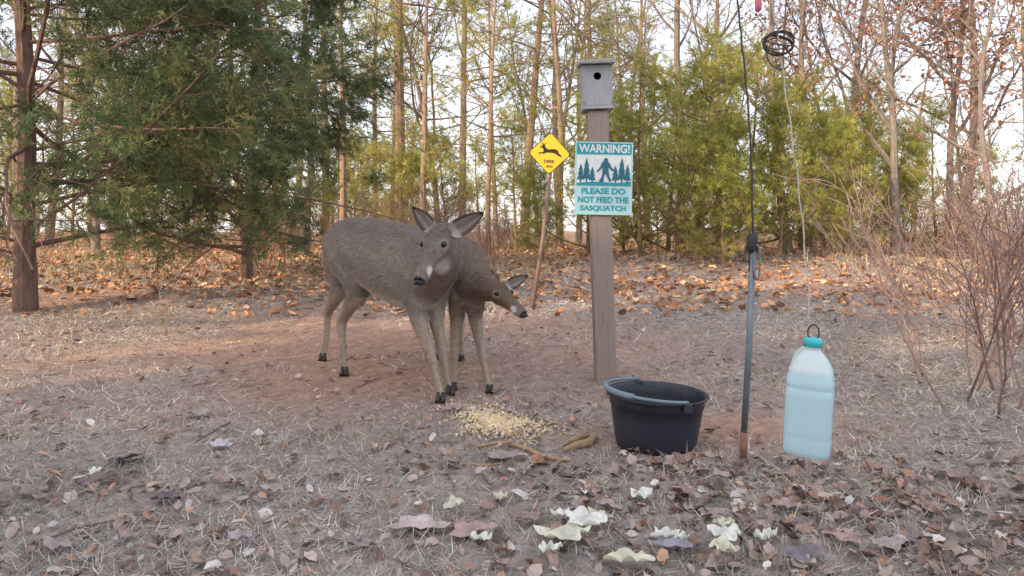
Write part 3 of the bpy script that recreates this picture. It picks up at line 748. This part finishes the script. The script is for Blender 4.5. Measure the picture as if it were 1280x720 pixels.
a=Acc(); a.add(V,[np.stack([i+j,i+j2,i+K+j2,i+K+j],-1).reshape(-1,4)])
hp=np.array([(-.010,.016,.243),(-.022,.030,.238),(-.036,.042,.218),(-.041,.047,.185),(-.036,.042,.150)])*s_
P,r1,r2=smooth_path(hp,[.009]*5,[.009]*5,5); a.tube(P,r1,k=12,cap=True,rad2=r2)
a.obj("jug_body",[mj],True,jt)
a=Acc(); lathe(a,[(0,.276*s_),(.017*s_,.276*s_),(.0205*s_,.273*s_),(.021*s_,.256*s_),(.0185*s_,.256*s_)],k=36); o=a.obj("cap",[M_cap],True,jt)
a=Acc()
top=np.array([0,0,.276*s_])
lo=[top+np.array([.012*math.cos(t),.002,-.004+.016+.018*math.sin(t)]) for t in np.linspace(0,2*np.pi,18)]
a.tube(lo,[.002]*18,k=6); a.obj("neck_wire",[M_rope2],True,jt)
rp=empty("hanging_rope",tuple(S(1013,412,Yj)))
o0=S(1013,412,Yj)
path=[(1013,412),(1010,360),(1004,290),(998,230),(991,180),(983,120),(975,70),(970,30),(962,-10),(950,-80),(940,-260)]
a=Acc(); P,r1,r2=smooth_path([S(u,v,Yj)-o0 for u,v in path],[.002]*11,[.002]*11,6); P[:,0]+=.002*np.sin(np.arange(len(P))*.9); a.tube(P,np.full(len(P),.0017),k=6); a.obj("rope",[M_rope],True,rp)
a=Acc(); rng=RS(95)
for i in range(7):
    c=S(973,57+rng.normal(0,4),Yj)-o0; rx=rng.uniform(15,20)*Yj/F; rz=rng.uniform(7,15)*Yj/F; th=np.linspace(0,2*np.pi,26); tl=rng.normal(0,.3)
    lo=np.stack([c[0]+rx*np.cos(th),c[1]+.010*np.sin(th+i)+rng.normal(0,.003),c[2]+rz*np.sin(th)+tl*rx*np.cos(th)*.5],-1); a.tube(lo,[.0017]*26,k=5)
a.obj("cord_coil",[M_rope2],True,rp)
M_pink=mat("pink_plastic",(.60,.14,.22),rough=.5)
a=Acc(); c=S(948,8,Yj)-o0; a.tube([c+[0,0,-.012],c+[0,0,-.006],c+[0,0,.012],c+[0,0,.02]],[.004,.008,.008,.003],k=10,cap=True,hint=(0,1,0)); a.obj("pink_toggle",[M_pink],True,rp)
a=Acc()
lp=np.array([[2.9,2.1,-.1],[2.85,2.1,.9],[2.75,2.08,1.7],[2.2,2.0,2.1],[1.4,1.9,2.2],[.62,1.9,1.98],[.2,1.9,1.95]])
P,r1,r2=smooth_path(lp,[.07,.06,.05,.035,.025,.018,.008],[.07,.06,.05,.035,.025,.018,.008],5); a.tube(P,r1,k=10,col=(.2,.15,.12)); a.obj("leaning_sapling",[M_bark],True)

# ---------------------------------------------------------------- corn pile, scraps, sticks
rng=RS(101); c=GP(622,530); n=2600
kT=np.array([[-.5,-.35,0],[-.5,.35,0],[.4,.5,0],[.4,-.5,0],[-.4,-.25,.5],[-.4,.25,.5],[.3,.38,.55],[.3,-.38,.55]])
kF=[[[0,1,5,4],[1,2,6,5],[2,3,7,6],[3,0,4,7],[4,5,6,7],[3,2,1,0]]]
an=rng.rand(n)*6.28; rr=np.abs(rng.normal(0,.5,n)); px=c[0]+.20*rr*np.cos(an)*(1+.2*np.sin(3*an)); py=c[1]+.21*rr*np.sin(an)-(px-c[0])*.5
hgt=.010*np.exp(-(rr/.6)**2)*rng.rand(n)
Z=nrm(rng.normal(0,.6,(n,3))+[0,0,1]); X,Yv=perp_frame(Z,rng)
cc=np.array([[.72,.54,.30],[.78,.64,.42],[.64,.44,.22],[.80,.71,.54]])[rng.choice(4,n)]*rng.uniform(.75,1.1,(n,1))
a=Acc(); a.scatter(kT,kF,np.stack([px,py,gz(px,py)+.006+hgt],-1),X,Yv,Z,rng.uniform(.006,.011,n),0,cc); a.obj("corn_pile",[M_corn])

def crumple(u,v,w,h,seed,col,name,m=M_husk,lift=.014,amp=.45):
    rng=RS(seed); c=GP(u,v); W=w*c[1]/F; D=h*c[1]/F*c[1]/CAMZ
    nx_,ny_=14,11; ph=rng.rand(8)*6.3; V=[];Cc=[]
    for i in range(nx_):
        for j in range(ny_):
            s=i/(nx_-1)*2-1; t=j/(ny_-1)*2-1
            ds,dt=s*math.sqrt(1-t*t/2),t*math.sqrt(1-s*s/2); rr=math.hypot(ds,dt); an=math.atan2(dt,ds)
            k=1+rr*(.20*math.sin(3*an+ph[0])+.12*math.sin(5*an+ph[1]))
            x=ds*k*W/2; y=dt*k*min(D,.15)/2
            z=lift+amp*abs(.012*math.sin(3*s+2*t+ph[2])+.009*math.sin(5*t-2*s+ph[3]))+.001*rng.rand()+.006*rr
            V.append((x,y,z)); Cc.append(np.array(col)*(1+.12*math.sin(4*s+ph[4])+rng.normal(0,.03)))
    q=[[i*ny_+j,(i+1)*ny_+j,(i+1)*ny_+j+1,i*ny_+j+1] for i in range(nx_-1) for j in range(ny_-1)]
    a=Acc(); a.add(V,[q],0,np.clip(Cc,0,1)); o=a.obj(name,[m],True,loc=tuple(c)); o.rotation_euler=(rng.normal(0,.08)+.06,rng.normal(0,.08),rng.rand()*1.2-.6); return o
pg=(.74,.73,.58); pw=(.82,.83,.76)
sg2=empty("vegetable_scraps")
for i,(u,v,w,h,cl) in enumerate([(705,680,64,20,pg),(730,662,50,16,pw),(748,657,30,10,pg),(908,680,38,16,pw),(902,695,28,12,pg),(805,628,28,9,pw),(785,712,54,14,pg),(830,680,32,8,pw),(568,641,18,11,pg),(955,685,20,7,pw),(625,633,16,5,pg),(600,686,26,7,pw),(700,655,26,9,pw),(690,700,28,8,pw),(905,668,24,7,pg),(850,685,18,5,pw),(965,680,14,5,pw),(120,600,14,5,pw),(322,552,12,5,pw)]):
    crumple(u,v,w,h,200+i,cl,"scrap_%d"%i,lift=.018,amp=.8).parent=sg2
bl=empty("large_fallen_leaves")
for i,(u,v,w,h,cl) in enumerate([(525,665,66,16,(.48,.39,.37)),(590,672,55,13,(.38,.27,.25)),(275,562,26,9,(.48,.44,.47)),(160,580,44,10,(.10,.09,.10)),(125,606,40,8,(.18,.14,.13)),(1000,702,50,16,(.19,.16,.18)),(890,650,34,9,(.36,.27,.25)),(630,577,48,9,(.32,.25,.24)),(250,522,26,8,(.36,.3,.28)),(1055,680,40,11,(.38,.27,.24)),(210,630,36,8,(.17,.13,.14)),(840,690,46,11,(.31,.29,.34)),(850,624,40,9,(.29,.21,.19)),(1110,690,44,12,(.36,.29,.28)),(1160,640,36,9,(.32,.22,.2)),(570,515,24,6,(.36,.26,.24)),(660,655,40,9,(.27,.2,.19)),(760,640,36,8,(.38,.29,.27)),(980,640,36,9,(.36,.26,.24)),(1195,600,36,9,(.27,.2,.19)),(340,620,30,7,(.36,.3,.28)),(70,690,40,9,(.33,.27,.26)),(420,600,26,6,(.32,.26,.25)),(450,690,40,10,(.3,.23,.22)),(300,680,34,8,(.38,.33,.34)),(40,620,34,8,(.27,.21,.2))]):
    crumple(u,v,w,h,300+i,cl,"leaf_%d"%i,M_leaf).parent=bl
M_stick=mat("stick_bark",(.36,.24,.14),rough=.8,noise=.3,nscale=40)
st=empty("sticks")
def stick(pts,r,nm,m=M_stick):
    Pp=[]
    for i,(u,v) in enumerate(pts):
        g_=GP(u,v); g_[2]+=r*.8; Pp.append(g_)
    P,a1,b1=smooth_path(Pp,[r*.6]+[r]*(len(pts)-2)+[r*.5],[r*.6]+[r]*(len(pts)-2)+[r*.5],5)
    a=Acc(); a.tube(P,a1,k=8,cap=True,rad2=b1); a.obj(nm,[m],True,st)
stick([(708,565),(722,560),(738,556),(745,548)],.014,"pod_1"); stick([(706,558),(720,552),(735,547)],.012,"pod_2")
stick([(598,560),(625,556),(655,562),(680,573),(712,578)],.008,"stick_1"); stick([(655,575),(610,583),(580,580)],.005,"stick_2")
stick([(860,568),(880,570),(905,574)],.007,"stick_3")
rng=RS(110); a=Acc()
for i in range(90):
    x,y=samp(1,1.3,7,1.1,rng); x=x[0];y=y[0]; l=rng.uniform(.05,.25); an=rng.rand()*6.3
    pts=[]
    for k in range(4):
        px_=x+math.cos(an)*l*k/3+rng.normal(0,.008); py_=y+math.sin(an)*l*k/3+rng.normal(0,.008); pts.append([px_,py_,float(gz(px_,py_))+.008])
    a.tube(pts,[.003,.0028,.0022,.001],k=5,col=np.array([.26,.19,.16])*rng.uniform(.5,1.5))
a.obj("twigs",[M_bark],False,st)
wd=Acc(); rng=RS(120)
for (u,v,hh) in [(208,420,.45),(150,372,.4),(380,372,.25),(1150,480,.3),(90,400,.35),(270,410,.25),(1060,440,.25)]:
    g_=GP(u,v)
    for k in range(4):
        dx,dy=rng.normal(0,.06,2); wd.tube([g_,g_+[dx*.4,dy*.4,hh*.5],g_+[dx,dy,hh*rng.uniform(.7,1.1)]],[.003,.002,.001],k=4,col=(.36,.29,.21))
wd.obj("weed_stalks",[M_bark])

# ---------------------------------------------------------------- light
w=bpy.data.worlds.new("World"); sc.world=w; w.use_nodes=True; nt=w.node_tree
sky=nt.nodes.new("ShaderNodeTexSky"); sky.sky_type='NISHITA'; sky.sun_disc=False
el=math.radians(27); az=math.radians(235)
sky.sun_elevation=el; sky.sun_rotation=az; sky.air_density=1.0; sky.dust_density=2.0; sky.ozone_density=1.0
hz_=nt.nodes.new("ShaderNodeMixRGB"); hz_.blend_type='ADD'; hz_.inputs[0].default_value=1; hz_.inputs[2].default_value=(7.0,6.8,6.9,1)
nt.links.new(sky.outputs[0],hz_.inputs[1])
bg=nt.nodes["Background"]; bg.inputs[1].default_value=.15; nt.links.new(hz_.outputs[0],bg.inputs[0])
sd=Vector((math.sin(az)*math.cos(el),math.cos(az)*math.cos(el),math.sin(el)))
l=bpy.data.lights.new("sun",'SUN'); l.energy=5.0; l.angle=math.radians(.8); l.color=(1,.81,.56)
lo=bpy.data.objects.new("sun",l); COL.objects.link(lo); lo.rotation_euler=sd.to_track_quat('Z','Y').to_euler(); lo.location=(-5,-10,8)
# ---------------------------------------------------------------- camera
cam=bpy.data.cameras.new("camera"); co_=bpy.data.objects.new("camera",cam); COL.objects.link(co_)
co_.location=(0,0,CAMZ); co_.rotation_euler=(math.pi/2,0,0); cam.sensor_width=36; cam.lens=36*F/1280; cam.shift_y=-(360-HZ)/1280
cam.clip_start=.05; cam.clip_end=2000; sc.camera=co_
sc.view_settings.view_transform='Standard'; sc.view_settings.look='None'; sc.view_settings.exposure=0
